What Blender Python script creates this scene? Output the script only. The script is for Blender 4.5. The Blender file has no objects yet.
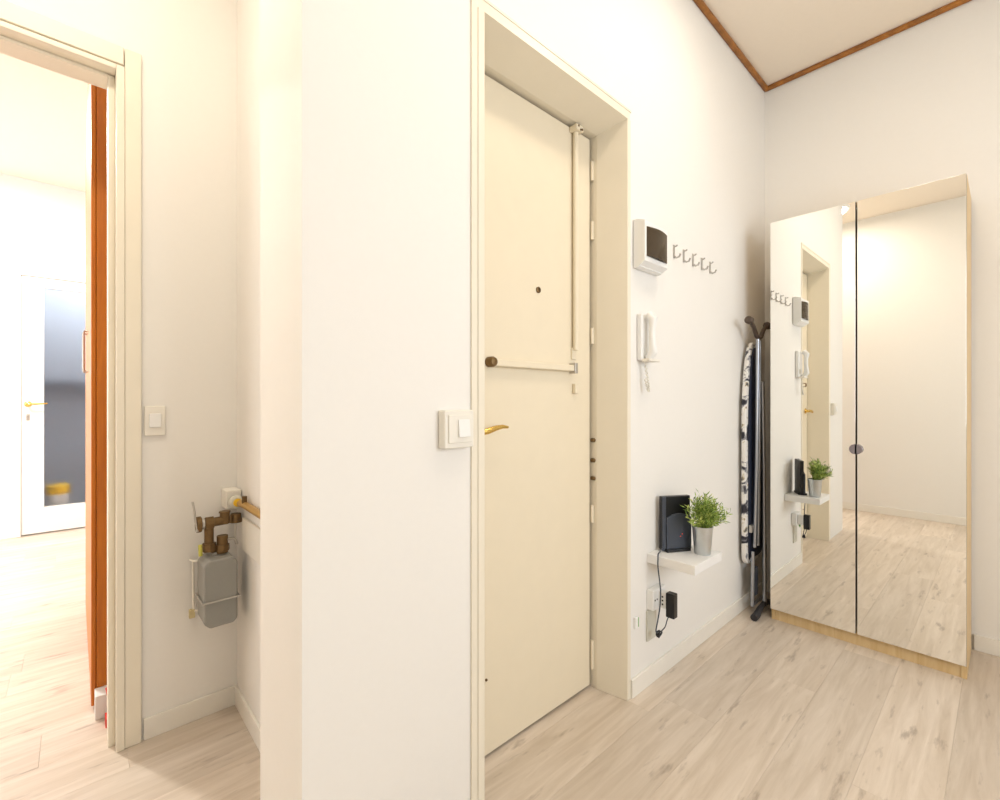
import bpy, bmesh, math, random
from mathutils import Vector, Matrix
random.seed(7)
scene = bpy.context.scene
COL = scene.collection

# ------------------------------------------------------------------ camera
F_PX = 464.0          # focal length in pixels of a 1000 x 800 frame
CAM_H = 1.15          # metres above the floor
YAW = math.atan(506.0 / 464.0)
CA, SA = math.cos(YAW), math.sin(YAW)
cam_data = bpy.data.cameras.new('camera')
cam_data.sensor_width = 36.0
cam_data.lens = F_PX / 1000.0 * 36.0
cam_data.clip_start = 0.02
cam = bpy.data.objects.new('camera', cam_data)
cam.location = (0, 0, CAM_H)
cam.rotation_euler = (math.pi / 2, 0, YAW - math.pi / 2)
COL.objects.link(cam)
scene.camera = cam

# ------------------------------------------------------------------ light and exposure
vs = scene.view_settings
vs.view_transform = 'Standard'
vs.look = 'None'
vs.gamma = 1.0
vs.use_curve_mapping = False
vs.exposure = 0.13
world = bpy.data.worlds.new('world'); scene.world = world
world.use_nodes = True
wb = world.node_tree.nodes['Background']
wb.inputs[0].default_value = (0.80, 0.88, 1.0, 1)
wb.inputs[1].default_value = 1.6

def area(name, loc, rot, sx, sy, power, col):
    d = bpy.data.lights.new(name, 'AREA'); d.shape = 'RECTANGLE'
    d.size, d.size_y, d.energy, d.color = sx, sy, power, col
    o = bpy.data.objects.new(name, d); o.location = loc; o.rotation_euler = rot
    COL.objects.link(o); return o
# daylight entering through the two windows
area('daylight_hall_window', (1.25, -1.97, 1.6), (math.radians(-90) + math.pi, 0, 0), 1.5, 1.4, 44, (0.88, 0.94, 1.0))
area('daylight_far_room_window', (-2.78, 4.0, 1.6), (math.radians(90), 0, math.radians(-90)), 2.2, 1.7, 35, (0.97, 0.98, 1.0))

# ------------------------------------------------------------------ helpers
def ray(px, py):
    l = (px - 500.0) / F_PX
    return Vector((CA + l * SA, SA - l * CA, (400.0 - py) / F_PX))
def onY(px, py, Y):
    d = ray(px, py); t = Y / d.y
    return Vector((d.x * t, Y, CAM_H + d.z * t))
def onX(px, py, X):
    d = ray(px, py); t = X / d.x
    return Vector((X, d.y * t, CAM_H + d.z * t))

class MB:
    def __init__(s): s.v = []; s.f = []
    def add(s, vs_, fs_):
        o = len(s.v); s.v += [Vector(p) for p in vs_]; s.f += [[i + o for i in f] for f in fs_]
        return s
    def box(s, x0, x1, y0, y1, z0, z1):
        x0, x1 = min(x0, x1), max(x0, x1); y0, y1 = min(y0, y1), max(y0, y1); z0, z1 = min(z0, z1), max(z0, z1)
        v = [(x0,y0,z0),(x1,y0,z0),(x1,y1,z0),(x0,y1,z0),(x0,y0,z1),(x1,y0,z1),(x1,y1,z1),(x0,y1,z1)]
        return s.add(v, [(3,2,1,0),(4,5,6,7),(0,1,5,4),(1,2,6,5),(2,3,7,6),(3,0,4,7)])
    def extr(s, pts, vec):
        n = len(pts); vec = Vector(vec); a = [Vector(p) for p in pts]
        fs_ = [list(range(n))[::-1], list(range(n, 2*n))]
        fs_ += [(i, (i+1) % n, (i+1) % n + n, i + n) for i in range(n)]
        return s.add(a + [p + vec for p in a], fs_)
    def tube(s, pts, r, n=10, cap=True, flat=1.0):
        pts = [Vector(p) for p in pts]; m = len(pts)
        rs = r if isinstance(r, (list, tuple)) else [r] * m
        t0 = (pts[1] - pts[0]).normalized()
        up = Vector((0, 0, 1)) if abs(t0.z) < 0.9 else Vector((1, 0, 0))
        u = (up - t0 * up.dot(t0)).normalized(); vs_ = []
        for i in range(m):
            t = (pts[min(i+1, m-1)] - pts[max(i-1, 0)]).normalized()
            u = (u - t * u.dot(t)).normalized(); w = t.cross(u)
            for k in range(n):
                a = 2 * math.pi * k / n
                vs_.append(pts[i] + (u * math.cos(a) + w * math.sin(a) * flat) * rs[i])
        fs_ = [(i*n + k, i*n + (k+1) % n, (i+1)*n + (k+1) % n, (i+1)*n + k) for i in range(m-1) for k in range(n)]
        if cap: fs_ += [list(range(n))[::-1], list(range((m-1)*n, m*n))]
        return s.add(vs_, fs_)
    def cyl(s, p, q, r, r1=None, n=20):
        return s.tube([p, q], [r, r if r1 is None else r1], n)
    def lathe(s, prof, c, n=28, axis='z'):
        c = Vector(c); vs_ = []
        for (r, h) in prof:
            for k in range(n):
                a = 2 * math.pi * k / n; x, y = r * math.cos(a), r * math.sin(a)
                vs_.append(c + (Vector((x, y, h)) if axis == 'z' else Vector((x, -h, y)) if axis == 'y' else Vector((-h, x, y))))
        m = len(prof)
        fs_ = [(i*n + k, i*n + (k+1) % n, (i+1)*n + (k+1) % n, (i+1)*n + k) for i in range(m-1) for k in range(n)]
        fs_ += [list(range(n))[::-1], list(range((m-1)*n, m*n))]
        return s.add(vs_, fs_)
    def xf(s, M):
        s.v = [M @ p for p in s.v]; return s
    def build(s, name, mat, parent=None, bevel=0.0, seg=2, smooth=True, label=None, cat=None, group=None, kind=None, recalc=True):
        if parent is None:
            xs = [p.x for p in s.v]; ys = [p.y for p in s.v]; zs = [p.z for p in s.v]
            base = Vector(((min(xs)+max(xs))/2, (min(ys)+max(ys))/2, min(zs)))
        else:
            base = wloc(parent)
        me = bpy.data.meshes.new(name)
        me.from_pydata([tuple(p - base) for p in s.v], [], s.f)
        if recalc:
            bm = bmesh.new(); bm.from_mesh(me); bmesh.ops.recalc_face_normals(bm, faces=bm.faces)
            bm.to_mesh(me); bm.free()
        if smooth:
            me.shade_smooth(); me.set_sharp_from_angle(angle=math.radians(38))
        me.materials.append(mat)
        o = bpy.data.objects.new(name, me); COL.objects.link(o)
        if parent is None: o.location = base
        else: o.parent = parent
        if bevel > 0:
            b = o.modifiers.new('bevel', 'BEVEL'); b.width = bevel; b.segments = seg
            b.limit_method = 'ANGLE'; b.angle_limit = math.radians(40); b.harden_normals = True
        tag(o, label, cat, group, kind)
        return o
def wloc(o):
    p = Vector((0, 0, 0))
    while o is not None:
        p += o.location; o = o.parent
    return p
def tag(o, label=None, cat=None, group=None, kind=None):
    if label: o['label'] = label
    if cat: o['category'] = cat
    if group: o['group'] = group
    if kind: o['kind'] = kind
    return o
def empty(name, loc, label, cat, group=None, kind=None):
    o = bpy.data.objects.new(name, None); o.location = loc; o.empty_display_size = 0.05
    COL.objects.link(o); return tag(o, label, cat, group, kind)

# ------------------------------------------------------------------ materials
def base_mat(name):
    m = bpy.data.materials.new(name); m.use_nodes = True
    return m, m.node_tree, m.node_tree.nodes['Principled BSDF']
def srgb(h):
    h = h.lstrip('#'); c = [int(h[i:i+2], 16) / 255 for i in (0, 2, 4)]
    return tuple(x / 12.92 if x <= .04045 else ((x + .055) / 1.055) ** 2.4 for x in c) + (1,)
def paint(name, col, rough=0.6, bump=0.0, scale=40, var=0.0, metal=0.0, spec=0.4):
    """painted / moulded / metal surface with faint procedural variation"""
    m, nt, b = base_mat(name); N, L = nt.nodes, nt.links
    b.inputs['Roughness'].default_value = rough; b.inputs['Metallic'].default_value = metal
    b.inputs['Specular IOR Level'].default_value = spec
    tc = N.new('ShaderNodeTexCoord'); no = N.new('ShaderNodeTexNoise')
    no.inputs['Scale'].default_value = scale; no.inputs['Detail'].default_value = 3
    L.new(tc.outputs['Object'], no.inputs['Vector'])
    c = srgb(col) if isinstance(col, str) else col
    mx = N.new('ShaderNodeMix'); mx.data_type = 'RGBA'
    mx.inputs['A'].default_value = c
    mx.inputs['B'].default_value = tuple(max(0, x * (1 - var)) for x in c[:3]) + (1,)
    L.new(no.outputs['Fac'], mx.inputs['Factor']); L.new(mx.outputs['Result'], b.inputs['Base Color'])
    if bump > 0:
        bp = N.new('ShaderNodeBump'); bp.inputs['Strength'].default_value = bump; bp.inputs['Distance'].default_value = 0.002
        L.new(no.outputs['Fac'], bp.inputs['Height']); L.new(bp.outputs['Normal'], b.inputs['Normal'])
    return m
def wood(name, c0, c1, rough=0.45, stretch=(1, 14, 14), scale=3.0, rand=0.0, knots=None):
    m, nt, b = base_mat(name); N, L = nt.nodes, nt.links
    b.inputs['Roughness'].default_value = rough
    tc = N.new('ShaderNodeTexCoord'); mp = N.new('ShaderNodeMapping'); mp.inputs['Scale'].default_value = stretch
    oi = N.new('ShaderNodeObjectInfo'); ml = N.new('ShaderNodeVectorMath'); ml.operation = 'MULTIPLY_ADD'
    ml.inputs[1].default_value = (37.1, 17.3, 9.7)
    L.new(oi.outputs['Random'], ml.inputs[0]); L.new(tc.outputs['Object'], ml.inputs[2])
    L.new(ml.outputs[0], mp.inputs['Vector'])
    n1 = N.new('ShaderNodeTexNoise'); n1.inputs['Scale'].default_value = scale; n1.inputs['Detail'].default_value = 6; n1.inputs['Roughness'].default_value = 0.62; n1.inputs['Distortion'].default_value = 0.6
    L.new(mp.outputs[0], n1.inputs['Vector'])
    cr = N.new('ShaderNodeValToRGB'); cr.color_ramp.elements[0].position = 0.30; cr.color_ramp.elements[1].position = 0.72
    cr.color_ramp.elements[0].color = srgb(c1); cr.color_ramp.elements[1].color = srgb(c0)
    L.new(n1.outputs['Fac'], cr.inputs['Fac']); out = cr.outputs['Color']
    if knots:
        mp2 = N.new('ShaderNodeMapping'); mp2.inputs['Scale'].default_value = (0.8, 4.0, 1.0); L.new(ml.outputs[0], mp2.inputs['Vector'])
        n2 = N.new('ShaderNodeTexNoise'); n2.inputs['Scale'].default_value = 7.0; n2.inputs['Detail'].default_value = 4; n2.inputs['Roughness'].default_value = 0.6
        L.new(mp2.outputs[0], n2.inputs['Vector'])
        r2 = N.new('ShaderNodeValToRGB'); r2.color_ramp.elements[0].position = 0.60; r2.color_ramp.elements[1].position = 0.72
        r2.color_ramp.elements[0].color = (0, 0, 0, 1); r2.color_ramp.elements[1].color = (0.55, 0.55, 0.55, 1)
        L.new(n2.outputs['Fac'], r2.inputs['Fac'])
        mk = N.new('ShaderNodeMix'); mk.data_type = 'RGBA'; mk.inputs['B'].default_value = srgb(knots)
        L.new(r2.outputs['Color'], mk.inputs['Factor']); L.new(out, mk.inputs['A']); out = mk.outputs['Result']
    if rand > 0:
        hs = N.new('ShaderNodeHueSaturation'); mr = N.new('ShaderNodeMapRange')
        mr.inputs['To Min'].default_value = 1 - rand; mr.inputs['To Max'].default_value = 1 + rand
        L.new(oi.outputs['Random'], mr.inputs['Value']); L.new(mr.outputs[0], hs.inputs['Value']); L.new(out, hs.inputs['Color']); out = hs.outputs['Color']
    L.new(out, b.inputs['Base Color'])
    bp = N.new('ShaderNodeBump'); bp.inputs['Strength'].default_value = 0.08; bp.inputs['Distance'].default_value = 0.001
    L.new(n1.outputs['Fac'], bp.inputs['Height']); L.new(bp.outputs['Normal'], b.inputs['Normal'])
    return m
def emit(name, col, s):
    m, nt, b = base_mat(name)
    b.inputs['Base Color'].default_value = col; b.inputs['Emission Color'].default_value = col; b.inputs['Emission Strength'].default_value = s
    return m

M = {}
M['wall'] = paint('wall_paint', (0.87, 0.842, 0.792, 1), 0.75, 0.10, 60, 0.02)
M['ceiling'] = paint('ceiling_paint', (0.93, 0.83, 0.70, 1), 0.8, 0.08, 50, 0.03)
M['far_wall'] = paint('far_room_paint', (0.90, 0.90, 0.89, 1), 0.75, 0.08, 50, 0.02)
M['cream'] = paint('cream_door_enamel', (0.84, 0.745, 0.57, 1), 0.38, 0.08, 14, 0.05)
M['cream_frame'] = paint('cream_frame_enamel', (0.86, 0.79, 0.65, 1), 0.42, 0.08, 14, 0.04)
M['skirting'] = paint('skirting_enamel', (0.88, 0.84, 0.76, 1), 0.45, 0.06, 20, 0.05)
M['white'] = paint('white_plastic', (0.88, 0.87, 0.84, 1), 0.35, 0, 20, 0.02)
M['offwhite'] = paint('ivory_plastic', (0.86, 0.82, 0.73, 1), 0.4, 0, 20, 0.03)
M['beige'] = paint('beige_plastic', (0.66, 0.64, 0.55, 1), 0.5, 0, 20, 0.04)
M['black'] = paint('black_plastic', (0.012, 0.012, 0.014, 1), 0.3, 0, 30, 0.1)
M['slate'] = paint('slate_plastic', (0.055, 0.065, 0.085, 1), 0.4, 0, 30, 0.1)
M['red_light'] = emit('red_status_light', (1.0, 0.08, 0.04, 1), 0.12)
M['dark'] = paint('dark_gap', (0.02, 0.018, 0.015, 1), 0.8)
M['brass'] = paint('polished_brass', (0.80, 0.55, 0.16, 1), 0.25, 0, 30, 0.15, metal=1)
M['oldbrass'] = paint('aged_brass', (0.24, 0.150, 0.065, 1), 0.45, 0.35, 60, 0.45, metal=0.75)
M['pipebrass'] = paint('lacquered_pipe', (0.60, 0.36, 0.10, 1), 0.35, 0.1, 40, 0.2, metal=0.6)
M['yellow'] = paint('yellow_cap', (0.85, 0.52, 0.02, 1), 0.4)
M['meter'] = paint('grey_meter_enamel', (0.30, 0.295, 0.27, 1), 0.45, 0.05, 60, 0.06)
M['steel'] = paint('steel_tube', (0.42, 0.44, 0.48, 1), 0.28, 0, 30, 0.08, metal=0.9)
M['nickel'] = paint('nickel_hook', (0.55, 0.53, 0.50, 1), 0.3, 0, 30, 0.1, metal=0.9)
M['zinc'] = paint('galvanised_zinc', (0.66, 0.69, 0.70, 1), 0.36, 0.05, 30, 0.18, metal=0.85)
M['rubber'] = paint('grey_rubber', (0.035, 0.033, 0.035, 1), 0.6)
M['bronze'] = paint('brown_foot_bar', (0.085, 0.06, 0.045, 1), 0.45, metal=0.2)
M['navy'] = paint('navy_mesh', (0.018, 0.026, 0.055, 1), 0.55, 0.3, 400, 0.4)
M['trim'] = wood('stained_moulding', '#b5762f', '#7d4d1c', 0.4, (3, 3, 3), 6)
M['birch'] = wood('birch_effect', '#e6cb9c', '#d4b27c', 0.45, (8, 8, 0.8), 4)
M['orange'] = wood('orange_wood', '#d9801a', '#bd640e', 0.4, (10, 10, 0.6), 4)
M['plank'] = wood('oak_laminate', '#dfd2c3', '#c5b5a2', 0.36, (1.2, 13, 1), 2.2, rand=0.085, knots='#857362')
M['glassdark'] = paint('smoked_cover', (0.05, 0.035, 0.02, 1), 0.12, 0, 20, 0.2)
# mirror
m, nt, b = base_mat('mirror_silver'); b.inputs['Base Color'].default_value = (0.93, 0.93, 0.90, 1)
b.inputs['Metallic'].default_value = 1; b.inputs['Roughness'].default_value = 0.0; M['mirror'] = m
# smoked see-through cover of the breaker panel
m, nt, b = base_mat('smoked_window'); b.inputs['Base Color'].default_value = (0.10, 0.07, 0.04, 1); b.inputs['Roughness'].default_value = 0.1
tr = nt.nodes.new('ShaderNodeBsdfTransparent'); tr.inputs[0].default_value = (0.45, 0.36, 0.25, 1)
mx = nt.nodes.new('ShaderNodeMixShader'); mx.inputs[0].default_value = 0.62
nt.links.new(tr.outputs[0], mx.inputs[1]); nt.links.new(b.outputs[0], mx.inputs[2])
nt.links.new(mx.outputs[0], nt.nodes['Material Output'].inputs[0]); M['smoked'] = m
# frosted pane
m, nt, b = base_mat('frosted_glass'); b.inputs['Base Color'].default_value = (0.86, 0.87, 0.89, 1)
b.inputs['Transmission Weight'].default_value = 1.0; b.inputs['Roughness'].default_value = 0.42; b.inputs['IOR'].default_value = 1.2; M['frosted'] = m
# clear window pane
m, nt, b = base_mat('clear_glass'); b.inputs['Base Color'].default_value = (1, 1, 1, 1); b.inputs['Roughness'].default_value = 0.02
tr = nt.nodes.new('ShaderNodeBsdfTransparent'); mx = nt.nodes.new('ShaderNodeMixShader'); mx.inputs[0].default_value = 0.06
gl = nt.nodes.new('ShaderNodeBsdfGlossy'); gl.inputs['Roughness'].default_value = 0.02
nt.links.new(tr.outputs[0], mx.inputs[1]); nt.links.new(gl.outputs[0], mx.inputs[2])
nt.links.new(mx.outputs[0], nt.nodes['Material Output'].inputs[0]); M['clear'] = m
# ironing board cover: black and grey flowers on off-white cotton
m, nt, b = base_mat('floral_cotton'); N, L = nt.nodes, nt.links; b.inputs['Roughness'].default_value = 0.9
tc = N.new('ShaderNodeTexCoord'); n1 = N.new('ShaderNodeTexNoise'); n1.inputs['Scale'].default_value = 13; n1.inputs['Detail'].default_value = 3; n1.inputs['Distortion'].default_value = 1.5
L.new(tc.outputs['Object'], n1.inputs['Vector'])
cr = N.new('ShaderNodeValToRGB'); e = cr.color_ramp.elements
e[0].position = 0.0; e[0].color = (0.03, 0.03, 0.04, 1); e[1].position = 0.47; e[1].color = (0.80, 0.78, 0.74, 1)
for p, c in ((0.36, (0.03, 0.03, 0.04, 1)), (0.42, (0.30, 0.30, 0.32, 1)), (0.62, (0.80, 0.78, 0.74, 1)), (0.66, (0.55, 0.47, 0.32, 1)), (0.70, (0.12, 0.12, 0.12, 1))):
    q = e.new(p); q.color = c
L.new(n1.outputs['Fac'], cr.inputs['Fac']); L.new(cr.outputs['Color'], b.inputs['Base Color']); M['floral'] = m
# plant leaves
m, nt, b = base_mat('leaf_green'); N, L = nt.nodes, nt.links; b.inputs['Roughness'].default_value = 0.5
gi = N.new('ShaderNodeNewGeometry'); cr = N.new('ShaderNodeValToRGB'); e = cr.color_ramp.elements
e[0].color = (0.075, 0.15, 0.025, 1); e[1].color = (0.60, 0.66, 0.20, 1); q = e.new(0.5); q.color = (0.27, 0.40, 0.06, 1)
L.new(gi.outputs['Random Per Island'], cr.inputs['Fac']); L.new(cr.outputs['Color'], b.inputs['Base Color']); M['leaf'] = m

# ------------------------------------------------------------------ main dimensions
YW = 0.98       # entrance wall plane (runs along X)
YL = 1.975      # wall with the doorway into the far room
XA = 0.455      # side of the meter alcove
XP = 0.345      # end of the entrance wall
YP = 1.27       # back of the entrance wall
XB = 3.06       # wall behind the wardrobe
XR = -0.65      # wall opposite the mirror
YS = -1.80      # wall with the hall window
HC = 3.02       # ceiling height
YF = 5.60       # far wall of the far room
XF = -2.60      # window wall of the far room
YI = 2.09       # far room side of the doorway wall
DOOR_Y = 1.124  # face of the entrance door
HEAD = 2.225

# ------------------------------------------------------------------ structure
S = 'structure'
floor = MB().box(XF - .3, XB + .2, YS - .2, YF + 1.2, -0.10, -0.011).build('floor', M['dark'], label='light oak laminate floor of long narrow planks', cat='floor', kind=S)
PL, PW = 1.285, 0.192
pm = MB().box(-PL/2, PL/2, -PW/2, PW/2, -0.010, 0.0)
proto = pm.build('plank', M['plank'], floor)
bm = bmesh.new(); bm.from_mesh(proto.data)
for v in bm.verts: v.co += floor.location
top = [ed for ed in bm.edges if all(v.co.z > -0.001 for v in ed.verts)]
bmesh.ops.bevel(bm, geom=top, offset=0.0005, segments=1, affect='EDGES'); bm.to_mesh(proto.data); bm.free()
proto.data.name = 'plank'
first = True; row = 0; y = YS - 0.1
while y < YF + 1.1:
    x0, x1 = (XR - .1, XB + .05) if y < YP - .1 else (XF, XB * 0 + .80)
    x = x0 - random.random() * PL * 0.9 + PL / 2
    while x - PL / 2 < x1:
        o = proto if first else proto.copy()
        if not first: COL.objects.link(o); o.parent = floor
        first = False
        o.location = Vector((x, y, 0)) - floor.location
        x += PL + 0.0004
    y += PW + 0.0004; row += 1

w = MB().box(XP, .805, YW, YP, 0, HC).box(.805, 1.572, YW, YP, HEAD + .015, HC).box(1.572, XB, YW, YP, 0, HC).box(.805, 1.572, 1.20, YP, 0, HEAD + .015)  # last box is an added light block behind the entrance door
w.build('wall_entrance', M['wall'], label='cream wall holding the entrance door, coat hooks and shelf', cat='wall', kind=S, smooth=False)
MB().box(XA, .80, YP, YL + .001, 0, HC).build('wall_alcove', M['wall'], label='short cream side wall of the gas meter alcove', cat='wall', kind=S, smooth=False)
w = MB().box(XR - .2, -.62, YL, YI, 0, HC).box(-.62, .115, YL, YI, 2.235, HC).box(.115, .80, YL, YI, 0, HC)
w.build('wall_left', M['wall'], label='cream wall with the open doorway beside the gas meter', cat='wall', kind=S, smooth=False)
MB().box(XB, XB + .15, YS, YP, 0, HC).build('wall_right', M['wall'], label='cream wall behind the mirrored wardrobe', cat='wall', kind=S, smooth=False)
MB().box(XR - .15, XR, YS - .15, YL, 0, HC).build('wall_opposite', M['wall'], label='plain cream wall seen in the wardrobe mirrors', cat='wall', kind=S, smooth=False)
wx0, wx1, wz0, wz1 = .5, 2.0, .9, 2.3
w = MB().box(XR, wx0, YS - .15, YS, 0, HC).box(wx1, XB + .15, YS - .15, YS, 0, HC).box(wx0, wx1, YS - .15, YS, 0, wz0).box(wx0, wx1, YS - .15, YS, wz1, HC)
w.build('wall_window', M['wall'], label='cream wall with a window, out of view', cat='wall', kind=S, smooth=False)
MB().box(XF - .15, XB + .15, YS - .15, YF + 1.2, HC, HC + .1).build('ceiling', M['ceiling'], label='pale beige ceiling edged with brown moulding', cat='ceiling', kind=S, smooth=False)
# far room
fy0, fy1, fz0, fz1 = 2.9, 5.1, .75, 2.45
w = MB().box(XF - .15, XF, YI, fy0, 0, HC).box(XF - .15, XF, fy1, YF + .1, 0, HC).box(XF - .15, XF, fy0, fy1, 0, fz0).box(XF - .15, XF, fy0, fy1, fz1, HC)
w.build('wall_far_left', M['far_wall'], label='white far room wall with a window, out of view', cat='wall', kind=S, smooth=False)
DX0, DX1, DH = -.33, .44, 2.20
w = MB().box(XF - .15, DX0 - .03, YF, YF + .12, 0, HC).box(DX1 + .03, .95, YF, YF + .12, 0, HC).box(DX0 - .03, DX1 + .03, YF, YF + .12, DH + .03, HC)
w.build('wall_far', M['far_wall'], label='white far room wall with a frosted glass door', cat='wall', kind=S, smooth=False)
MB().box(.80, .95, YI, YF + .12, 0, HC).build('wall_far_right', M['far_wall'], label='white far room wall behind the orange wood cupboard', cat='wall', kind=S, smooth=False)
MB().box(XF - .15, XR - .2, YL, YI, 0, HC).build('wall_far_front', M['far_wall'], label='white far room wall beside the doorway, out of view', cat='wall', kind=S, smooth=False)
w = MB().box(-.7, .8, 6.45, 6.55, 0, HC).box(-.8, -.7, YF + .12, 6.55, 0, HC).box(.8, .9, YF + .12, 6.55, 0, HC)
w.build('wall_closet', paint('closet_paint', (.46, .49, .54, 1), .8), label='grey closet wall behind the frosted glass door', cat='wall', kind=S, smooth=False)

def window(name, axis, label, a0, a1, z0, z1, p):
    e_ = empty(name, (0, 0, 0), label, 'window', kind=S)
    t = .05
    def bx(mb, u0, u1, h0, h1, d):
        if axis == 'y': mb.box(u0, u1, p - d, p + d, h0, h1)
        else: mb.box(p - d, p + d, u0, u1, h0, h1)
        return mb
    fr = MB(); bx(fr, a0, a0 + t, z0, z1, .03); bx(fr, a1 - t, a1, z0, z1, .03); bx(fr, a0 + t, a1 - t, z0, z0 + t, .03); bx(fr, a0 + t, a1 - t, z1 - t, z1, .03)
    c = (a0 + a1) / 2; bx(fr, c - .03, c + .03, z0 + t, z1 - t, .03)
    fr.build('window_frame', M['white'], e_, smooth=False)
    for u0, u1 in ((a0 + t, c - .03), (c + .03, a1 - t)):
        bx(MB(), u0, u1, z0 + t, z1 - t, .003).build('pane', M['clear'], e_, smooth=False)
window('window_1', 'y', 'white framed hall window, out of view', wx0, wx1, wz0, wz1, YS - .06)
window('window_2', 'x', 'white framed far room window, out of view', fy0, fy1, fz0, fz1, XF - .06)

# baseboards
BH, BT = .072, .010
def skirting(name, label, *boxes):
    mb = MB()
    for q in boxes: mb.box(*q)
    return mb.build(name, M['skirting'], bevel=.002, label=label, cat='baseboard', kind=S)
skirting('baseboard_left', 'low cream baseboard under the gas meter', (.172, XA, YL - BT, YL, 0, BH))
skirting('baseboard_alcove', 'low cream baseboard along the side of the alcove', (XA - BT, XA, YP + .0, YL - BT, 0, BH))
skirting('baseboard_entrance', 'low white baseboard below the shelf and coat hooks', (1.580, XB, YW - BT, YW, 0, BH))
skirting('baseboard_right', 'low cream baseboard beside the wardrobe', (XB - BT, XB, YS, .10, 0, BH))
skirting('baseboard_opposite', 'low cream baseboard seen in the wardrobe mirrors', (XR, XR + BT, YS, YL - .002, 0, BH))

# ceiling moulding (rounded strip in the corner of wall and ceiling)
def strip(name, label, p, q):
    mb = MB().tube([p, q], .0145, 12); e_ = mb.build(name, M['trim'], label=label, cat='moulding', kind=S); return e_
strip('trim_1', 'brown rounded moulding along the top of the entrance wall', (XP, YW - .012, HC - .012), (XB - .012, YW - .012, HC - .012))
strip('trim_2', 'brown rounded moulding along the top of the wardrobe wall', (XB - .012, YS, HC - .012), (XB - .012, YW - .012, HC - .012))

# entrance door frame
fr = empty('trim_3', (1.2, YW, 0), 'cream wooden frame lining the entrance door recess', 'door frame', kind=S)
# right lining, slightly splayed
MB().extr([(1.556, YW - .004, 0), (1.578, YW - .004, 0), (1.578, YW, 0), (1.5715, YW, 0), (1.5715, 1.20, 0), (1.531, 1.20, 0), (1.531, 1.10, 0)], (0, 0, HEAD)).build('jamb', M['cream_frame'], fr, bevel=.0015, smooth=False)
MB().extr([(.836, YW - .006, 0), (.813, YW - .006, 0), (.813, YW, 0), (.8055, YW, 0), (.8055, 1.20, 0), (.848, 1.20, 0), (.848, 1.10, 0)], (0, 0, HEAD)).build('jamb', M['cream_frame'], fr, bevel=.0015, smooth=False)
MB().extr([(.805, YW - .004, HEAD + .03), (.805, YW - .004, HEAD), (.805, 1.10, HEAD - .024), (.805, 1.20, HEAD - .024), (.805, 1.20, HEAD + .015), (.805, YW, HEAD + .015), (.805, YW, HEAD + .03)], (.7665, 0, 0)).build('head', M['cream_frame'], fr, smooth=False)
MB().box(.790, .8115, YW - .006, YW, 0, HEAD + .045).build('cover_strip', M['cream_frame'], fr, bevel=.002)
MB().box(.8125, 1.578, YW - .006, YW, HEAD + .03, HEAD + .038).build('cover_strip', M['cream_frame'], fr)

# entrance door
dr = empty('door_1', (1.19, DOOR_Y, 0), 'tall flat cream entrance door with bolt bars', 'door', kind=S)
DZ = HEAD - .034
leaf = MB().box(.852, 1.518, DOOR_Y, DOOR_Y + .045, .012, DZ).build('leaf', M['cream'], dr, bevel=.003)
MB().box(.848, 1.533, DOOR_Y + .05, DOOR_Y + .06, 0, DZ + .01).build('gap_shade_sheet', M['dark'], dr, smooth=False)  # dark sheet behind the leaf paints the shade in the door gaps
# vertical bolt bar
pb = onY(577, 350, DOOR_Y - .02); pt = onY(577, 132, DOOR_Y - .02)
zb, zt, xv = pb.z, DZ - .01, pb.x
MB().tube([(xv, DOOR_Y - .014, zb), (xv, DOOR_Y - .014, zt)], .0105, 12).build('bolt_bar', M['cream'], dr)
k = MB().box(xv - .022, xv + .022, DOOR_Y - .036, DOOR_Y, zt - .012, zt + .010).build('bolt_bracket', M['cream'], dr, bevel=.004)
for dx_, dz_ in ((-.010, .003), (.011, -.005), (.002, -.008)):
    MB().lathe([(.0042, 0), (.0042, .002), (.001, .003)], (xv + dx_, DOOR_Y - .036, zt + dz_), 10, 'y').build('screw', M['oldbrass'], dr)
MB().box(xv - .013, xv + .013, DOOR_Y - .008, DOOR_Y, zb - .035, zb + .01).build('bar_end_plate', M['cream'], dr, bevel=.002)
# horizontal bolt bar
h0 = onY(493, 360, DOOR_Y - .02); h1 = onY(574, 369, DOOR_Y - .02); zh = (h0.z + h1.z) / 2
MB().box(h0.x + .01, h1.x + .005, DOOR_Y - .024, DOOR_Y, zh - .014, zh + .010).build('bolt_bar', M['cream'], dr, bevel=.005)
MB().lathe([(.017, 0), (.017, .020), (.013, .028), (.006, .030)], (h0.x, DOOR_Y, zh), 18, 'y').build('bolt_knob', M['oldbrass'], dr)
MB().box(h1.x - .004, h1.x + .012, DOOR_Y - .030, DOOR_Y, zh - .022, zh + .018).build('bolt_bracket', M['nickel'], dr, bevel=.002)
pk = onY(577, 388, DOOR_Y - .015)
MB().box(pk.x - .012, pk.x + .010, DOOR_Y - .018, DOOR_Y, pk.z - .022, pk.z + .016).build('catch', M['cream'], dr, bevel=.004)
# peephole
pp = onY(538, 290, DOOR_Y)
MB().lathe([(.011, 0), (.011, .004), (.007, .006), (.006, .003)], (pp.x, DOOR_Y, pp.z), 18, 'y').build('peephole', M['oldbrass'], dr)
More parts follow.
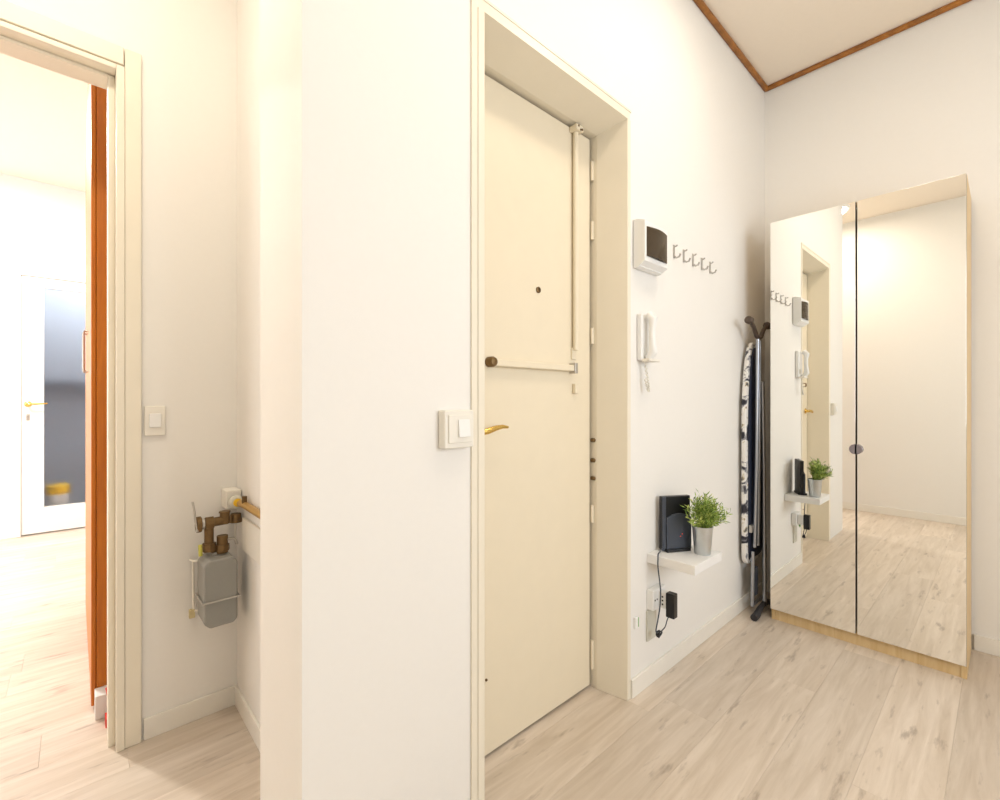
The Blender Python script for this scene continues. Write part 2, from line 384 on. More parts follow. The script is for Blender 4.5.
# lever handle
hz = onY(482, 430, DOOR_Y - .05).z
ro = MB().lathe([(.022, 0), (.022, .004), (.012, .010), (.010, .05)], (.905, DOOR_Y, hz), 20, 'y').build('handle_rose', M['brass'], dr)
MB().tube([(.905, DOOR_Y - .05, hz - .008), (.93, DOOR_Y - .055, hz - .004), (.965, DOOR_Y - .054, hz + .004), (.995, DOOR_Y - .052, hz + .007), (1.02, DOOR_Y - .048, hz + .004)], [.0095, .010, .0085, .0065, .0045], 12).build('lever', M['brass'], dr)
MB().lathe([(.004, 0), (.004, .004), (.003, .005)], (onY(483.5, 681, DOOR_Y).x + .01, DOOR_Y, onY(483.5, 681, DOOR_Y).z), 10, 'y').build('screw', M['oldbrass'], dr)
# hinges and security pins on the far edge
for (y0, y1) in ((162, 181), (222, 240), (328, 344), (505, 522), (640, 668)):
    a, b_ = onY(592.5, y0, DOOR_Y - .006), onY(592.5, y1, DOOR_Y - .006)
    MB().cyl((1.5245, DOOR_Y - .006, b_.z), (1.5245, DOOR_Y - .006, a.z), .007, n=12).build('hinge', M['cream'], dr)
for yy in (440, 460, 478):
    a = onY(594, yy, DOOR_Y - .006)
    MB().lathe([(.008, 0), (.008, .014), (.004, .018)], (1.529, DOOR_Y, a.z), 12, 'y').build('security_pin', M['oldbrass'], dr)

# doorway casing to the far room
fr = empty('trim_4', (.1, YL, 0), 'cream casing around the open doorway', 'door frame', kind=S)
MB().box(.122, .166, YL - .014, YL, 0, 2.31).build('architrave', M['cream_frame'], fr, bevel=.003)
MB().box(-.62, .120, YL - .014, YL, 2.252, 2.31).build('architrave', M['cream_frame'], fr, bevel=.003)
MB().box(.100, .122, YL - .018, YI, 0, 2.245).build('jamb', M['cream_frame'], fr, bevel=.003)
MB().box(.082, .100, YL + .03, YI, 0, 2.226).build('door_stop', M['cream_frame'], fr, bevel=.002)
MB().box(-.62, .100, YL - .018, YI, 2.228, 2.245).build('head', M['cream_frame'], fr, bevel=.003)
MB().box(-.60, .082, YL + .03, YI, 2.216, 2.2275).build('head_stop', M['cream_frame'], fr, bevel=.002)
MB().box(-.64, -.60, YL - .018, YI, 0, 2.228).build('jamb', M['cream_frame'], fr, bevel=.003)

# far room door with a frosted pane
dr = empty('door_2', ((DX0 + DX1) / 2, YF, 0), 'white far room door with a tall frosted glass pane', 'door', kind=S)
GX0, GX1, GZ0, GZ1 = onY(44, 400, YF).x, DX1 - .14, onY(44, 507, YF).z, onY(44, 288, YF).z
lf = MB().box(DX0, GX0, YF, YF + .04, .012, DH).box(GX1, DX1, YF, YF + .04, .012, DH).box(GX0, GX1, YF, YF + .04, .012, GZ0).box(GX0, GX1, YF, YF + .04, GZ1, DH)
lf.build('leaf', M['white'], dr, smooth=False)
MB().box(GX0, GX1, YF + .012, YF + .020, GZ0, GZ1).build('frosted_pane', M['frosted'], dr, smooth=False, label='grey frosted glass pane')
hp = onY(28, 404, YF)
MB().lathe([(.024, 0), (.024, .006), (.011, .012), (.009, .045)], (hp.x, YF, hp.z), 18, 'y').build('handle_rose', M['brass'], dr)
MB().tube([(hp.x, YF - .045, hp.z), (hp.x + .05, YF - .05, hp.z), (hp.x + .12, YF - .045, hp.z + .004)], [.008, .008, .006], 10).build('lever', M['brass'], dr)
MB().box(hp.x - .011, hp.x + .011, YF - .005, YF, hp.z - .14, hp.z - .085).build('keyhole_plate', M['nickel'], dr, bevel=.003)
MB().box(DX0 - .07, DX0 - .002, YF - .014, YF + .1, 0, DH + .07).box(DX1 + .002, DX1 + .07, YF - .014, YF + .1, 0, DH + .07).box(DX0 - .002, DX1 + .002, YF - .014, YF + .1, DH + .003, DH + .07).build('casing', M['white'], dr, bevel=.003)
# closet contents seen blurred through the pane
cs = MB().box(-.699, .799, 6.36, 6.449, 1.27, 1.33).build('closet_shelf', M['slate'], label='dim shelf behind the frosted glass', cat='shelf')
bk = empty('bucket', (-.11, 5.83, 0), 'white bucket with yellow lid behind the frosted glass', 'bucket')
MB().lathe([(.065, 0), (.080, .30), (.077, .30)], (-.11, 5.83, .0), 24).build('body', M['white'], bk)
MB().lathe([(.084, .30), (.084, .37), (.06, .385)], (-.11, 5.83, 0), 24).build('lid', M['yellow'], bk)

# ------------------------------------------------------------------ orange wood cupboard in the far room
cb = empty('cupboard', (.4, 2.75, 0), 'tall orange wood cupboard behind the doorway jamb', 'cupboard')
MB().box(.060, .74, 2.275, 3.45, .0, 2.62).build('body', M['orange'], cb, bevel=.002)
MB().box(.054, .74, 2.205, 2.2745, 0, .085).build('plinth_block', M['white'], cb, bevel=.003, label='low white block at the foot of the cupboard')
for i, (y0, y1) in enumerate(((2.277, 2.858), (2.862, 3.448))):
    d = MB().box(.045, .059, y0, y1, .02, 2.60).build('door', M['orange'], cb, bevel=.003)
    hy = y1 - .06 if i == 0 else y0 + .06
    MB().tube([(.046, hy, 1.28), (.033, hy, 1.28), (.030, hy, 1.29), (.030, hy, 1.45), (.033, hy, 1.46), (.046, hy, 1.46)], .0045, 8).build('bar_handle', M['nickel'], d)
# small red thing behind the jamb
MB().box(.080, .100, 2.13, 2.18, 0, .03).tube([(.090, 2.155, .025), (.092, 2.15, .09), (.086, 2.155, .13)], .006, 8).build('red_clip', paint('red_plastic', (.75, .03, .015, 1), .4), label='small red plastic item on the floor behind the jamb', cat='plastic item')

# ------------------------------------------------------------------ wardrobe with mirrored doors
WX, WY0, WY1, WH, WZ = 2.682, .108, .834, 2.078, .060
wd = empty('wardrobe', (2.88, (WY0 + WY1) / 2, 0), 'tall birch wardrobe with two full mirror doors', 'wardrobe')
XBk = XB - .013
MB().box(WX + .022, XBk, WY0, WY0 + .018, 0, WH).build('side_panel', M['birch'], wd, bevel=.001)
MB().box(WX + .022, XBk, WY1 - .018, WY1, 0, WH).build('side_panel', M['birch'], wd, bevel=.001)
MB().box(WX + .022, XBk, WY0 + .018, WY1 - .018, WH - .018, WH).build('top_panel', M['birch'], wd)
MB().box(WX + .022, XBk, WY0 + .018, WY1 - .018, WZ, WZ + .018).build('bottom_panel', M['birch'], wd)
MB().box(XBk - .006, XBk, WY0 + .018, WY1 - .018, WZ + .018, WH - .018).build('back_panel', M['birch'], wd)
MB().box(WX + .026, WX + .042, WY0 + .018, WY1 - .018, 0, WZ).build('plinth', M['birch'], wd)
ym = (WY0 + WY1) / 2
for i, (y0, y1) in enumerate(((WY0 + .001, ym - .003), (ym + .003, WY1 - .001))):
    d = MB().box(WX + .004, WX + .020, y0, y1, WZ - .0, WH - .002).build('door', M['slate'], wd, smooth=False)
    MB().box(WX, WX + .004, y0, y1, WZ, WH - .002).build('mirror', M['mirror'], d, bevel=.0012, seg=1, smooth=False)
    sgn = -1 if i == 0 else 1
    zk = onX(855, 449, WX).z
    pts = [(WX - .001, (y1 if i == 0 else y0), zk - .024)]
    pts = [(WX, (y1 if i == 0 else y0) + sgn * .022 * math.cos(a), zk + .023 * math.sin(a)) for a in [(-90 + 180 * j / 14) * math.pi / 180 for j in range(15)]]
    MB().extr(pts, (-.018, 0, 0)).build('knob', paint('smoky_plastic', (.22, .19, .20, 1), .15), d, bevel=.002)

# ------------------------------------------------------------------ ironing board between the wardrobe and the wall
ib = empty('ironing_board', (2.74, .92, 0), 'folded ironing board with floral cover leaning beside the wardrobe', 'ironing board')
bx0, bx1, bz0, bz1 = 2.648, 2.885, .27, 1.46
def board_outline(g):
    pts = []
    x0, x1, zb_, zt_ = bx0 - g, bx1 + g, bz0 - g, bz1 + g
    r = .05
    for a in range(0, 91, 30): pts.append((x0 + r - r * math.cos(math.radians(90 - a)) * 1.0 if False else x0 + r - r * math.sin(math.radians(90 - a)), zb_ + r - r * math.cos(math.radians(90 - a))))
    pts = []
    for a in range(180, 271, 30): pts.append((x0 + r + r * math.cos(math.radians(a)), zb_ + r + r * math.sin(math.radians(a))))
    for a in range(270, 361, 30): pts.append((x1 - r + r * math.cos(math.radians(a)), zb_ + r + r * math.sin(math.radians(a))))
    # tapering nose
    xc = (x0 + x1) / 2; hw = (x1 - x0) / 2
    for j in range(0, 9):
        u = j / 8; zz = zt_ - .42 + .42 * math.sin(u * math.pi / 2); ww = hw * (1 - .10 * u) * math.cos(u * math.pi / 2 * .93)
        pts.append((xc + ww, zz))
    for j in range(8, -1, -1):
        u = j / 8; zz = zt_ - .42 + .42 * math.sin(u * math.pi / 2); ww = hw * (1 - .10 * u) * math.cos(u * math.pi / 2 * .93)
        pts.append((xc - ww, zz))
    return pts
MB().extr([(x, .938, z) for x, z in board_outline(0.006)], (0, .026, 0)).build('cover', M['floral'], ib, bevel=.008, seg=3)
MB().extr([(x, .930, z) for x, z in board_outline(-.022)], (0, .010, 0)).build('underside', M['navy'], ib, bevel=.002)
# legs: two steel U tubes folded flat against the underside, feet above and below
fx0, fx1 = 2.578, 2.85
MB().tube([(fx0 + .02, .90, 1.560), (2.64, .90, 1.535), (2.685, .90, 1.490), (2.715, .90, 1.480), (2.745, .90, 1.490), (2.79, .90, 1.535), (fx1 - .02, .90, 1.560)], .011, 10).build('foot_bar', M['bronze'], ib)
for xx in (fx0, fx1):
    MB().tube([(xx - .018, .90, 1.566), (xx - .012, .90, 1.565), (xx + .012, .90, 1.563), (xx + .018, .90, 1.562)], [.014, .020, .020, .014], 14).build('rubber_cap', M['bronze'], ib)
for xx in (2.702, 2.728):
    MB().tube([(xx, .90, 1.482), (xx + (.004 if xx > 2.71 else -.004), .905, .80), (xx + (.012 if xx > 2.71 else -.012), .912, .36)], .0095, 10).build('leg', M['steel'], ib)
MB().tube([(2.75, .893, 1.25), (2.772, .893, .75), (2.76, .885, .06), (2.755, .885, .035)], .0105, 10).build('leg', M['steel'], ib)
MB().tube([(2.672, .914, .34), (2.668, .916, .05)], .009, 10).build('leg', M['steel'], ib)
MB().tube([(2.858, .914, .34), (2.862, .916, .05)], .009, 10).build('leg', M['steel'], ib)
MB().tube([(2.668, .916, .055), (2.862, .916, .055)], .009, 10).build('brace', M['steel'], ib)
MB().box(2.685, 2.73, .908, .922, .10, .25).build('hinge_plate', M['slate'], ib, bevel=.003)
MB().tube([(2.60, .885, .018), (2.64, .885, .020), (2.69, .885, .040), (2.755, .885, .050), (2.82, .885, .040), (2.87, .885, .020), (2.90, .885, .018)], [.018, .018, .014, .012, .014, .018, .018], 12).build('foot_bar', M['rubber'], ib)
MB().box(2.66, 2.70, .916, .931, .44, .48).build('lock_catch', M['nickel'], ib, bevel=.003)

# ------------------------------------------------------------------ things on the entrance wall
# breaker box
bb = empty('breaker_box', (1.67, YW, 1.65), 'white surface breaker box with a smoked brown cover', 'breaker box')
X0, X1, Z0, Z1, YFb = 1.597, 1.778, 1.662, 1.848, .922
MB().box(X0 + .006, X1 - .008, YW - .030, YW, Z0 + .002, Z1 - .002).build('back_box', M['white'], bb, bevel=.003)
wv0, wv1 = onY(646, 255.5, YFb), onY(667, 235.5, YFb)
wx_0, wx_1, wz_0, wz_1 = 1.611, 1.766, 1.701, 1.814
# front shell with sloping underside and an opening for the cover
sh = MB()
fx = (X0, X1 - .004)
sh.extr([(fx[0], YW - .004, Z0), (fx[0], YW - .020, Z0), (fx[0], YFb + .006, Z0 + .020), (fx[0], YFb + .006, wz_0), (fx[0], YW - .004, wz_0)], (fx[1] - fx[0], 0, 0))
sh.extr([(fx[0], YW - .004, wz_1), (fx[0], YFb + .006, wz_1), (fx[0], YFb + .006, Z1 - .012), (fx[0], YW - .02, Z1), (fx[0], YW - .004, Z1)], (fx[1] - fx[0], 0, 0))
sh.box(fx[0], wx_0, YFb + .006, YW - .004, wz_0, wz_1); sh.box(wx_1, fx[1], YFb + .006, YW - .004, wz_0, wz_1)
sh.build('front_shell', M['white'], bb, smooth=False)
cv = []
for j in range(9):
    u = j / 8; cv.append((wx_0 + (wx_1 - wx_0) * u, YFb + .004 - .012 * math.sin(u * math.pi), wz_0))
cvb = [(p[0], p[1] + .003, p[2]) for p in reversed(cv)]
MB().extr(cv + cvb, (0, 0, wz_1 - wz_0)).build('smoked_cover', M['smoked'], bb, label='smoked brown see-through cover')
MB().box(wx_0, wx_1, YW - .034, YW - .030, wz_0, wz_1).build('breaker_rail', M['beige'], bb, smooth=False)
for j in range(4):
    xx = wx_0 + .030 + j * .024
    q = MB().box(xx, xx + .021, YFb + .020, YW - .034, wz_0 + .015, wz_1 - .035).build('breaker', M['black'], bb, bevel=.002)
    MB().box(xx + .006, xx + .015, YFb + .012, YFb + .020, wz_0 + .035, wz_0 + .05).build('switch_lever', M['slate'], q)

# coat hooks
for j in range(5):
    p = onY(674.5 + (709.5 - 674.5) * j / 4, 246 + 18 * j / 4, YW)
    x = 1.925 + .091 * j
    h = empty('coat_hook', (x, YW, 1.762), ('nickel coat hook right next to the breaker box', 'second nickel coat hook counting from the breaker box', 'middle nickel coat hook of the row of five', 'fourth nickel coat hook counting from the breaker box', 'last nickel coat hook, farthest from the breaker box')[j], 'hook', 'coat hooks on the entrance wall')
    MB().box(x - .006, x + .006, YW - .004, YW, 1.768, 1.826).build('plate', M['nickel'], h, bevel=.0015)
    MB().tube([(x, YW - .004, 1.776), (x, YW - .014, 1.767), (x, YW - .026, 1.769), (x, YW - .032, 1.781)], [.004, .004, .004, .0045], 8).build('prong', M['nickel'], h)
    MB().tube([(x, YW - .003, 1.818), (x, YW - .012, 1.818), (x, YW - .018, 1.822)], .0035, 8).build('upper_peg', M['nickel'], h)

# intercom handset
ic = empty('intercom', (1.67, YW, 1.30), 'white wall intercom handset below the breaker box', 'intercom')
MB().box(1.625, 1.715, YW - .022, YW, 1.305, 1.488).build('base', M['white'], ic, bevel=.006)
MB().tube([(1.655, YW - .036, 1.312), (1.655, YW - .054, 1.335), (1.655, YW - .050, 1.39), (1.655, YW - .050, 1.43), (1.655, YW - .054, 1.465), (1.655, YW - .036, 1.485)], [.016, .017, .013, .013, .018, .016], 12).build('handset', M['white'], ic)
MB().box(1.628, 1.712, YW - .055, YW - .02, 1.300, 1.311).build('cradle', M['offwhite'], ic, bevel=.003)
MB().box(1.690, 1.702, YW - .027, YW - .02, 1.33, 1.36).build('button', M['beige'], ic, bevel=.002)
cp = [(1.650, YW - .030, 1.302)]
for j in range(1, 60):
    u = j / 60; cp.append((1.650 + .010 * math.sin(u * 3.1) + .004 * math.cos(j * 1.9), YW - .022 - .012 * math.sin(u * 3.14) + .004 * math.sin(j * 1.9), 1.302 - .118 * math.sin(u * math.pi * .82) ))
MB().tube(cp, .0028, 6).build('coiled_cord', M['offwhite'], ic)

# floating shelf, pot, router
MB().box(1.703, 1.945, .783, YW, .494, .531).build('wall_shelf', paint('shelf_lacquer', (.88, .87, .85, 1), .35), bevel=.002, label='small white floating shelf holding the router and plant', cat='shelf')
pot = empty('potted_plant', (1.868, .828, .531), 'bushy green plant in a galvanised metal pot on the shelf', 'potted plant')
PCX, PCY, PZ = 1.868, .828, .531
MB().lathe([(.030, 0), (.0312, .002), (.0385, .100), (.0405, .106), (.0405, .112), (.0385, .113), (.0365, .108), (.036, .096)], (PCX, PCY, PZ), 36).build('pot', M['zinc'], pot)
MB().lathe([(.001, .094), (.0362, .096), (.0362, .098), (.001, .100)], (PCX, PCY, PZ), 20).build('soil', paint('soil', (.03, .022, .015, 1), .95), pot)
Mx = Matrix.Translation((1.826, .921, .531)) @ Matrix.Rotation(math.radians(-29), 4, 'Z')
Mi = Mx.inverted()
fo = MB(); rr = random.Random(3)
for i in range(190):
    az = rr.random() * 2 * math.pi; el = math.radians(34 + 56 * rr.random() ** .8); ln = .064 + .046 * rr.random() + .034 * math.sin(el) ** 3
    o0 = Vector((PCX + .022 * math.cos(az) * rr.random(), PCY + .022 * math.sin(az) * rr.random(), PZ + .098))
    d = Vector((math.cos(az) * math.cos(el), math.sin(az) * math.cos(el), math.sin(el)))
    droop = Vector((0, 0, -.022 * math.cos(el)))
    P = lambda u: o0 + d * ln * u + droop * u * u
    if any((Mi @ P(u_)).y > -.040 for u_ in (.5, .75, 1.0)): continue
    fo.tube([P(0), P(.5), P(1)], [.0011, .0009, .0005], 4, cap=False)
    side = d.cross(Vector((0, 0, 1)));
    side = side.normalized() if side.length > .01 else Vector((1, 0, 0))
    for j in range(9):
        u = .38 + .62 * j / 8; b0 = P(u); a_ = rr.random() * 6.28
        ld = (d * .75 + (side * math.cos(a_) + d.cross(side) * math.sin(a_)) * .8).normalized()
        wdv = ld.cross(Vector((rr.random() - .5, rr.random() - .5, rr.random() - .5))).normalized() * (.0020 + .0012 * rr.random())
        L_ = .016 + .012 * rr.random()
        fo.add([b0, b0 + ld * L_ * .5 + wdv, b0 + ld * L_, b0 + ld * L_ * .5 - wdv], [(0, 1, 2, 3)])
fo.build('foliage', M['leaf'], pot, smooth=False, kind='stuff', recalc=False)

rt = empty('router', (1.785, .92, .531), 'black upright internet router on the white shelf', 'router')
MB().box(-.066, .066, -.005, .016, .004, .224).xf(Mx).build('case', M['black'], rt, bevel=.003)
MB().box(-.066, -.050, -.010, -.005, .004, .224).xf(Mx).build('side_strip', M['slate'], rt, bevel=.0015)
ar = [(-.049, -.014, .006), (.066, -.014, .006), (.066, -.014, .135)]
for j in range(0, 13):
    u = j / 12; ar.append((.066 - .115 * u, -.014, .138 + .016 * math.sin(u * math.pi)))
MB().extr(ar, (0, .010, 0)).xf(Mx).build('front_panel', M['slate'], rt, bevel=.002)
MB().box(-.055, .055, -.026, .024, 0, .012).xf(Mx).build('foot', M['black'], rt, bevel=.003)
for j, zz in enumerate((.058, .068)):
    MB().box(.012 + .008*j, .015 + .008*j, -.0155, -.013, zz, zz + .004).xf(Mx).build('status_light', M['red_light'], rt, smooth=False)

# sockets, beige rectangle and power adapter under the shelf
so = empty('wall_socket', (1.75, YW, .30), 'white surface wall socket under the shelf', 'socket')
MB().box(1.700, 1.800, YW - .030, YW, .306, .388).build('box', M['white'], so, bevel=.004)
for xx in (1.714, 1.730):
    MB().lathe([(.0035, 0), (.0035, .001)], (xx, YW - .030, .347), 10, 'y').build('pin_hole', M['dark'], so)
MB().box(1.695, 1.765, YW - .008, YW, .178, .302).build('beige_rectangle', M['beige'], bevel=.002, label='plain flat beige rectangle under the wall socket', cat='wall plate')  # thin beige box flat against the wall
c_ = empty('cable_clip', (1.615, YW, .22), 'tiny white wall clip with a green side', 'clip')
pc = onY(635, 622, YW)
MB().box(pc.x - .012, pc.x + .008, YW - .010, YW, pc.z - .022, pc.z + .022).build('body', M['white'], c_, bevel=.002)
MB().box(pc.x + .008, pc.x + .012, YW - .010, YW, pc.z - .018, pc.z + .018).build('side_strip', paint('green_plastic', (.18, .42, .12, 1), .5), c_)
ad = empty('power_adapter', (1.785, .93, .29), 'black plug-in power adapter in a white plug below the shelf', 'adapter')
MB().box(1.742, 1.772, YW - .062, YW - .0305, .312, .376).build('plug', M['white'], ad, bevel=.003)
for j in range(3):
    MB().box(1.7405, 1.742, YW - .050, YW - .044, .326 + j * .015, .332 + j * .015).build('slot', M['dark'], ad)
MB().box(1.736, 1.768, YW - .098, YW - .0625, .285, .382).build('adapter_body', M['black'], ad, bevel=.004)
# cable from router to adapter with a tied bundle
def cpt(px, py, Y): return onY(px, py, Y)
cab = [(1.754, .938, .556), (1.730, .934, .546), (1.703, .930, .541), (1.693, .926, .525), (1.690, .924, .49), cpt(660.5, 590, .925), cpt(660, 606, .925), cpt(657.5, 622, .93), cpt(656, 631, .935), cpt(658, 635, .935)]
def smooth_path(pts, n=6):
    pts = [Vector(p) for p in pts]; out = []
    for i in range(len(pts) - 1):
        p0, p1, p2, p3 = pts[max(i-1, 0)], pts[i], pts[i+1], pts[min(i+2, len(pts)-1)]
        for k_ in range(n):
            t = k_ / n
            out.append(.5 * ((2*p1) + (-p0 + p2) * t + (2*p0 - 5*p1 + 4*p2 - p3) * t*t + (-p0 + 3*p1 - 3*p2 + p3) * t**3))
    return out + [pts[-1]]
cc = cpt(659, 634, .93)
loops = []
for j in range(40):
    a = j / 40 * 2 * math.pi * 3
    loops.append(cc + Vector((.012 * math.cos(a) + .002 * math.sin(j), .005 * math.sin(a * .7), .010 * math.sin(a + .3))))
pb_ = empty('power_cable', (cc.x, cc.y, cc.z - .02), 'thin dark cable hanging from the router with a tied bundle', 'cable')
MB().tube(smooth_path(cab), .0026, 8).build('cord', M['slate'], pb_)
MB().tube(loops, .0030, 6).build('tied_bundle', M['black'], pb_)
MB().tube(smooth_path([cc + Vector((.006, 0, .004)), cpt(665, 627, .915), cpt(668, 618, .905), (1.755, YW - .080, .284)]), .0022, 8).build('cord', M['slate'], pb_)

# light switch next to the entrance door
sw = empty('light_switch', (.745, YW, 1.02), 'ivory surface light switch next to the entrance door', 'light switch')
MB().box(.684, .778, YW - .030, YW, 1.026, 1.124).build('box', M['offwhite'], sw, bevel=.004)
MB().box(.694, .770, YW - .034, YW - .030, 1.040, 1.112).build('cover_plate', M['offwhite'], sw, bevel=.002)
MB().extr([(.722, YW - .0345, 1.055), (.722, YW - .0345, 1.100), (.722, YW - .037, 1.100), (.722, YW - .042, 1.055)], (.036, 0, 0)).build('rocker', M['white'], sw, bevel=.001)
# light switch by the doorway
sw = empty('light_switch', (.215, YL, 1.02), 'flat ivory light switch between the doorway and gas meter', 'light switch')
MB().box(.174, .232, YL - .010, YL, 1.028, 1.130).build('cover_plate', M['offwhite'], sw, bevel=.003)
MB().box(.186, .220, YL - .016, YL - .010, 1.056, 1.104).build('rocker', M['white'], sw, bevel=.003)

# ------------------------------------------------------------------ gas meter and its pipework in the alcove
g = lambda px, py, Y=1.86: onY(px, py, Y)
MYF, MYB = 1.80, 1.915
a, b_ = g(204, 560, MYF), g(238, 628, MYF)
gx0, gx1 = a.x, b_.x; gz0, gz1 = g(215, 628, MYF).z, g(215, 560, MYF).z
gm = empty('gas_meter', ((gx0 + gx1) / 2, 1.86, gz0), 'grey gas meter hanging from brass valves in the alcove', 'gas meter')
ch = .018
MB().extr([(gx0 + ch, MYF, gz0), (gx1 - .012, MYF, gz0), (gx1, MYF, gz0 + .014), (gx1, MYF, gz1 - ch), (gx1 - ch, MYF, gz1), (gx0 + ch, MYF, gz1), (gx0, MYF, gz1 - ch), (gx0, MYF, gz0 + ch)], (0, MYB - MYF, 0)).build('body', M['meter'], gm, bevel=.007, seg=3)
zs = g(220, 600, MYF).z
MB().tube([(gx0 - .004, MYB, zs), (gx0 - .004, MYF - .004, zs), (gx1 + .004, MYF - .004, zs), (gx1 + .004, MYB, zs)], .003, 8).build('strap', M['nickel'], gm)
xc = (gx0 + gx1) / 2 + .004
MB().lathe([(.020, -.002), (.020, .003), (.016, .004)], (xc, 1.855, gz1), 20).build('connection_nut', M['nickel'], gm)
# white wall bracket behind the meter
br = empty('meter_bracket', (gx0 - .03, YL, gz0 + .07), 'thin white wire bracket on the wall behind the meter', 'bracket')
pA, pB = g(190, 560, YL - .012), g(206, 606, YL - .012)
MB().tube([(pA.x, YL - .006, pA.z), (pA.x + .006, YL - .03, pA.z), (pA.x + .008, YL - .03, pB.z), (pA.x, YL - .006, pB.z)], .004, 8).build('wire', M['offwhite'], br)
MB().tube([(pA.x + .006, YL - .03, pA.z), (gx0 + .01, YL - .045, pA.z)], .004, 8).build('wire', M['offwhite'], br)
MB().tube([(pA.x + .008, YL - .03, pB.z), (gx0 + .01, YL - .045, pB.z + .004)], .004, 8).build('wire', M['offwhite'], br)
MB().box(pA.x - .006, pA.x + .012, YL - .036, YL - .022, pB.z - .022, pB.z + .008).build('clip', paint('yellowed_clip', (.62, .52, .28, 1), .5), br, bevel=.002)
# aged brass valve above the meter
gv = empty('gas_valve', (xc, 1.86, gz1 + .03), 'aged brass gas valve with a thin lever on top of the meter', 'gas valve')
VY = 1.86
zv = g(209, 523).z; xl, xm, xr = g(200, 523).x, g(209, 523).x, g(228, 521).x
MB().cyl((xl, VY, zv), (xr, VY, zv + .002), .0155, n=18).cyl((xm - .012, VY, zv), (xm + .014, VY, zv), .0215, n=8).build('valve_body', M['oldbrass'], gv, bevel=.002)
MB().cyl((xl - .012, VY, zv), (xl + .004, VY, zv), .027, n=20).build('flange', M['oldbrass'], gv, bevel=.003)
MB().cyl((xl + .005, VY, zv), (xl + .012, VY, zv), .0185, n=20).build('ring', M['nickel'], gv)
lv = g(195, 502, VY - .02)
MB().tube(smooth_path([(xl - .012, VY - .012, zv - .016), g(197.5, 531, VY - .02), g(195.5, 522, VY - .02), g(194.5, 512, VY - .02), g(192.5, 502, VY - .02)]), .0034, 8).build('lever', M['nickel'], gv)
MB().cyl((xr - .010, VY, zv - .01), (xr - .010, VY, zv + .028), .016, n=8).cyl((xr - .010, VY, zv + .028), (xr - .010, VY, zv + .034), .019, n=8).build('union_nut', M['oldbrass'], gv, bevel=.002)
zt = g(210, 532).z; zl = g(210, 548).z
MB().cyl((xm, VY, zv - .01), (xm, VY, zl), .0145, n=18).build('riser', M['oldbrass'], gv)
MB().cyl((xm, VY, zl + .018), (xm, VY, zl - .010), .022, n=8).build('union_nut', M['oldbrass'], gv, bevel=.002)
MB().tube(smooth_path([(xm, VY, zl - .002), (xm + .014, VY - .002, zl - .005), (xc - .022, VY - .004, zl - .004)]), .0125, 14).build('elbow', M['oldbrass'], gv)
xe = g(222, 545).x; ze1 = g(222, 536).z
MB().cyl((xe, 1.855, ze1 + .004), (xe, 1.855, gz1 + .0045), .0175, n=18).cyl((xe, 1.855, gz1 + .034), (xe, 1.855, gz1 + .012), .023, n=8).build('outlet_pipe', M['oldbrass'], gv, bevel=.002)
MB().tube(smooth_path([(xe + .01, 1.85, ze1 - .012), (xe + .035, 1.85, ze1 - .014), (xe + .044, 1.85, ze1 - .034)]), .005, 8).build('tap_lever', M['nickel'], gv)
MB().cyl((xm - .027, VY - .012, zl - .018), (xm - .028, VY - .012, zl + .020), .006, n=10).build('seal_tag', paint('yellow_green_tag', (.55, .52, .10, 1), .5), gv)
# wall cock with a yellow cap, and the pipe running along the alcove side
wc = empty('gas_cock', (.43, 1.9, g(240, 520).z), 'grey gas cock with yellow cap and brass nut on alcove wall', 'gas cock')
pc = g(240, 502, 1.87); pc.x = .430
MB().lathe([(.024, 0), (.024, .014), (.018, .020), (.015, .020)], (pc.x, 1.885, pc.z), 22, 'y').build('cap_ring', M['beige'], wc)
MB().lathe([(.0145, 0), (.0145, .004), (.006, .008)], (pc.x + .002, 1.866, pc.z), 20, 'y').build('yellow_cap', M['yellow'], wc)
MB().box(pc.x - .028, pc.x + .022, 1.895, YL, pc.z - .028, pc.z + .040).build('wall_box', M['offwhite'], wc, bevel=.004)
nz = g(239, 517, 1.87).z
MB().cyl((pc.x, 1.885, nz - .020), (pc.x, 1.885, nz + .012), .0215, .018, 10).build('brass_nut', M['oldbrass'], wc, bevel=.002)
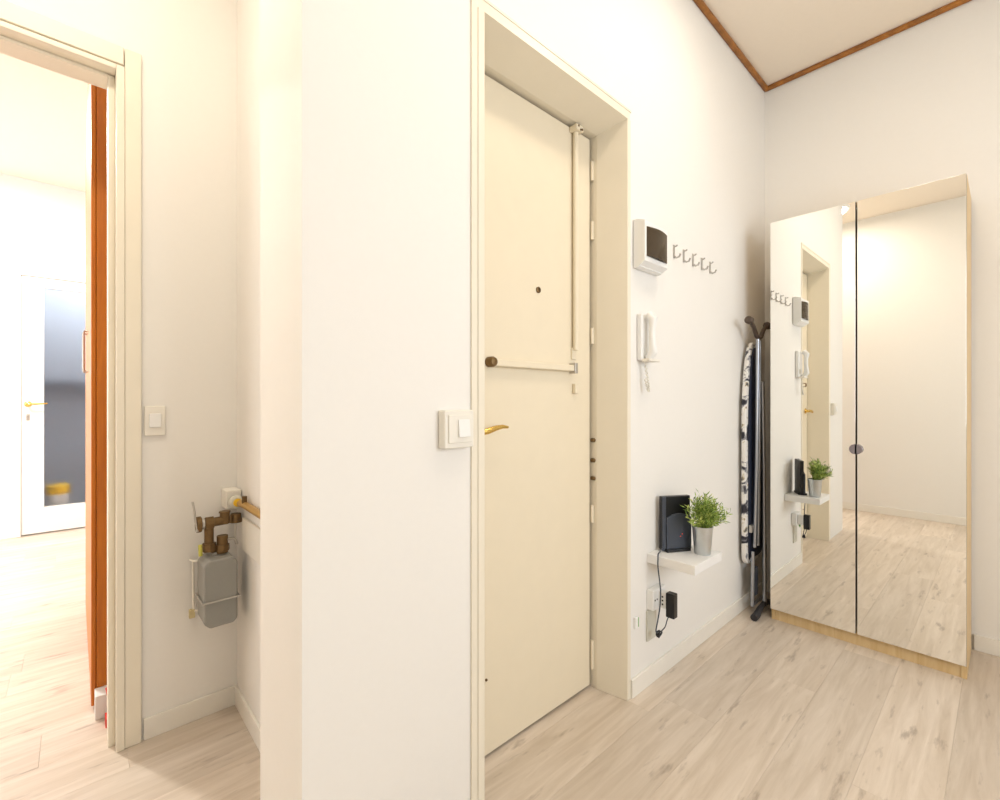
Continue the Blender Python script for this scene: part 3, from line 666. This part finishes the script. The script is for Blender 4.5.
MB().tube([(pc.x + .006, 1.845, pc.z), (.441, 1.80, pc.z), (.441, YP + .01, pc.z)], .0125, 14).build('pipe', M['pipebrass'], wc)
MB().cyl((.438, 1.80, pc.z + .008), (.438, 1.80, pc.z + .032), .0085, n=12).build('vent_screw', M['oldbrass'], wc)
MB().tube([(pc.x + .002, 1.89, nz - .02), (pc.x - .002, 1.89, nz - .075)], .004, 8).build('thin_tube', M['offwhite'], wc)
# white casing on the alcove side wall
MB().box(XA - .011, XA, 1.50, 1.86, g(250, 548, 1.86).z, g(250, 516, 1.86).z).build('pipe_casing', M['offwhite'], bevel=.003, label='low white casing strip on the alcove side wall', cat='pipe casing')

# ------------------------------------------------------------------ ceiling lamps (out of view; all but the doorway lamp are added light)
def lamp(x, y, power, col, label, r=.17):
    l = empty('ceiling_lamp', (x, y, HC), label, 'ceiling lamp')
    MB().lathe([(r + .015, -.02), (r + .015, 0), (r - .02, 0)], (x, y, HC), 40).build('base', M['white'], l)
    MB().lathe([(.01, -.034), (r * .7, -.033), (r * .93, -.029), (r, -.022), (r, -.020)], (x, y, HC), 40).build('diffuser', emit('lamp_diffuser', (1, .93, .82, 1), 3.0), l)
    d = bpy.data.lights.new('lamp_light', 'AREA'); d.shape = 'DISK'; d.size = r * 1.8; d.energy = power; d.color = col; d.spread = math.radians(178)
    o = bpy.data.objects.new('lamp_light', d); COL.objects.link(o); o.parent = l; o.location = (0, 0, -.038)
lamp(-.12, 1.15, 11.0, (1.0, .90, .76), 'round flush ceiling lamp near the doorway', .12)
lamp(.80, .20, 5.5, (1.0, .86, .69), 'added round flush ceiling lamp in front of the entrance door', .12)  # added lamp, brightens the wall end beside the door
lamp(1.75, .34, 5.5, (1.0, .86, .69), 'added round flush ceiling lamp between the door and the wardrobe')  # added lamp to even out the hall light
lamp(-.9, 4.2, 85, (1.0, .97, .92), 'added round flush ceiling lamp in the far room')  # added fill lamp, replaces part of the frontal window light
lamp(.15, 6.0, 24, (.92, .96, 1.0), 'added round flush ceiling lamp in the closet', .10)  # added lamp that lightens the frosted pane from behind
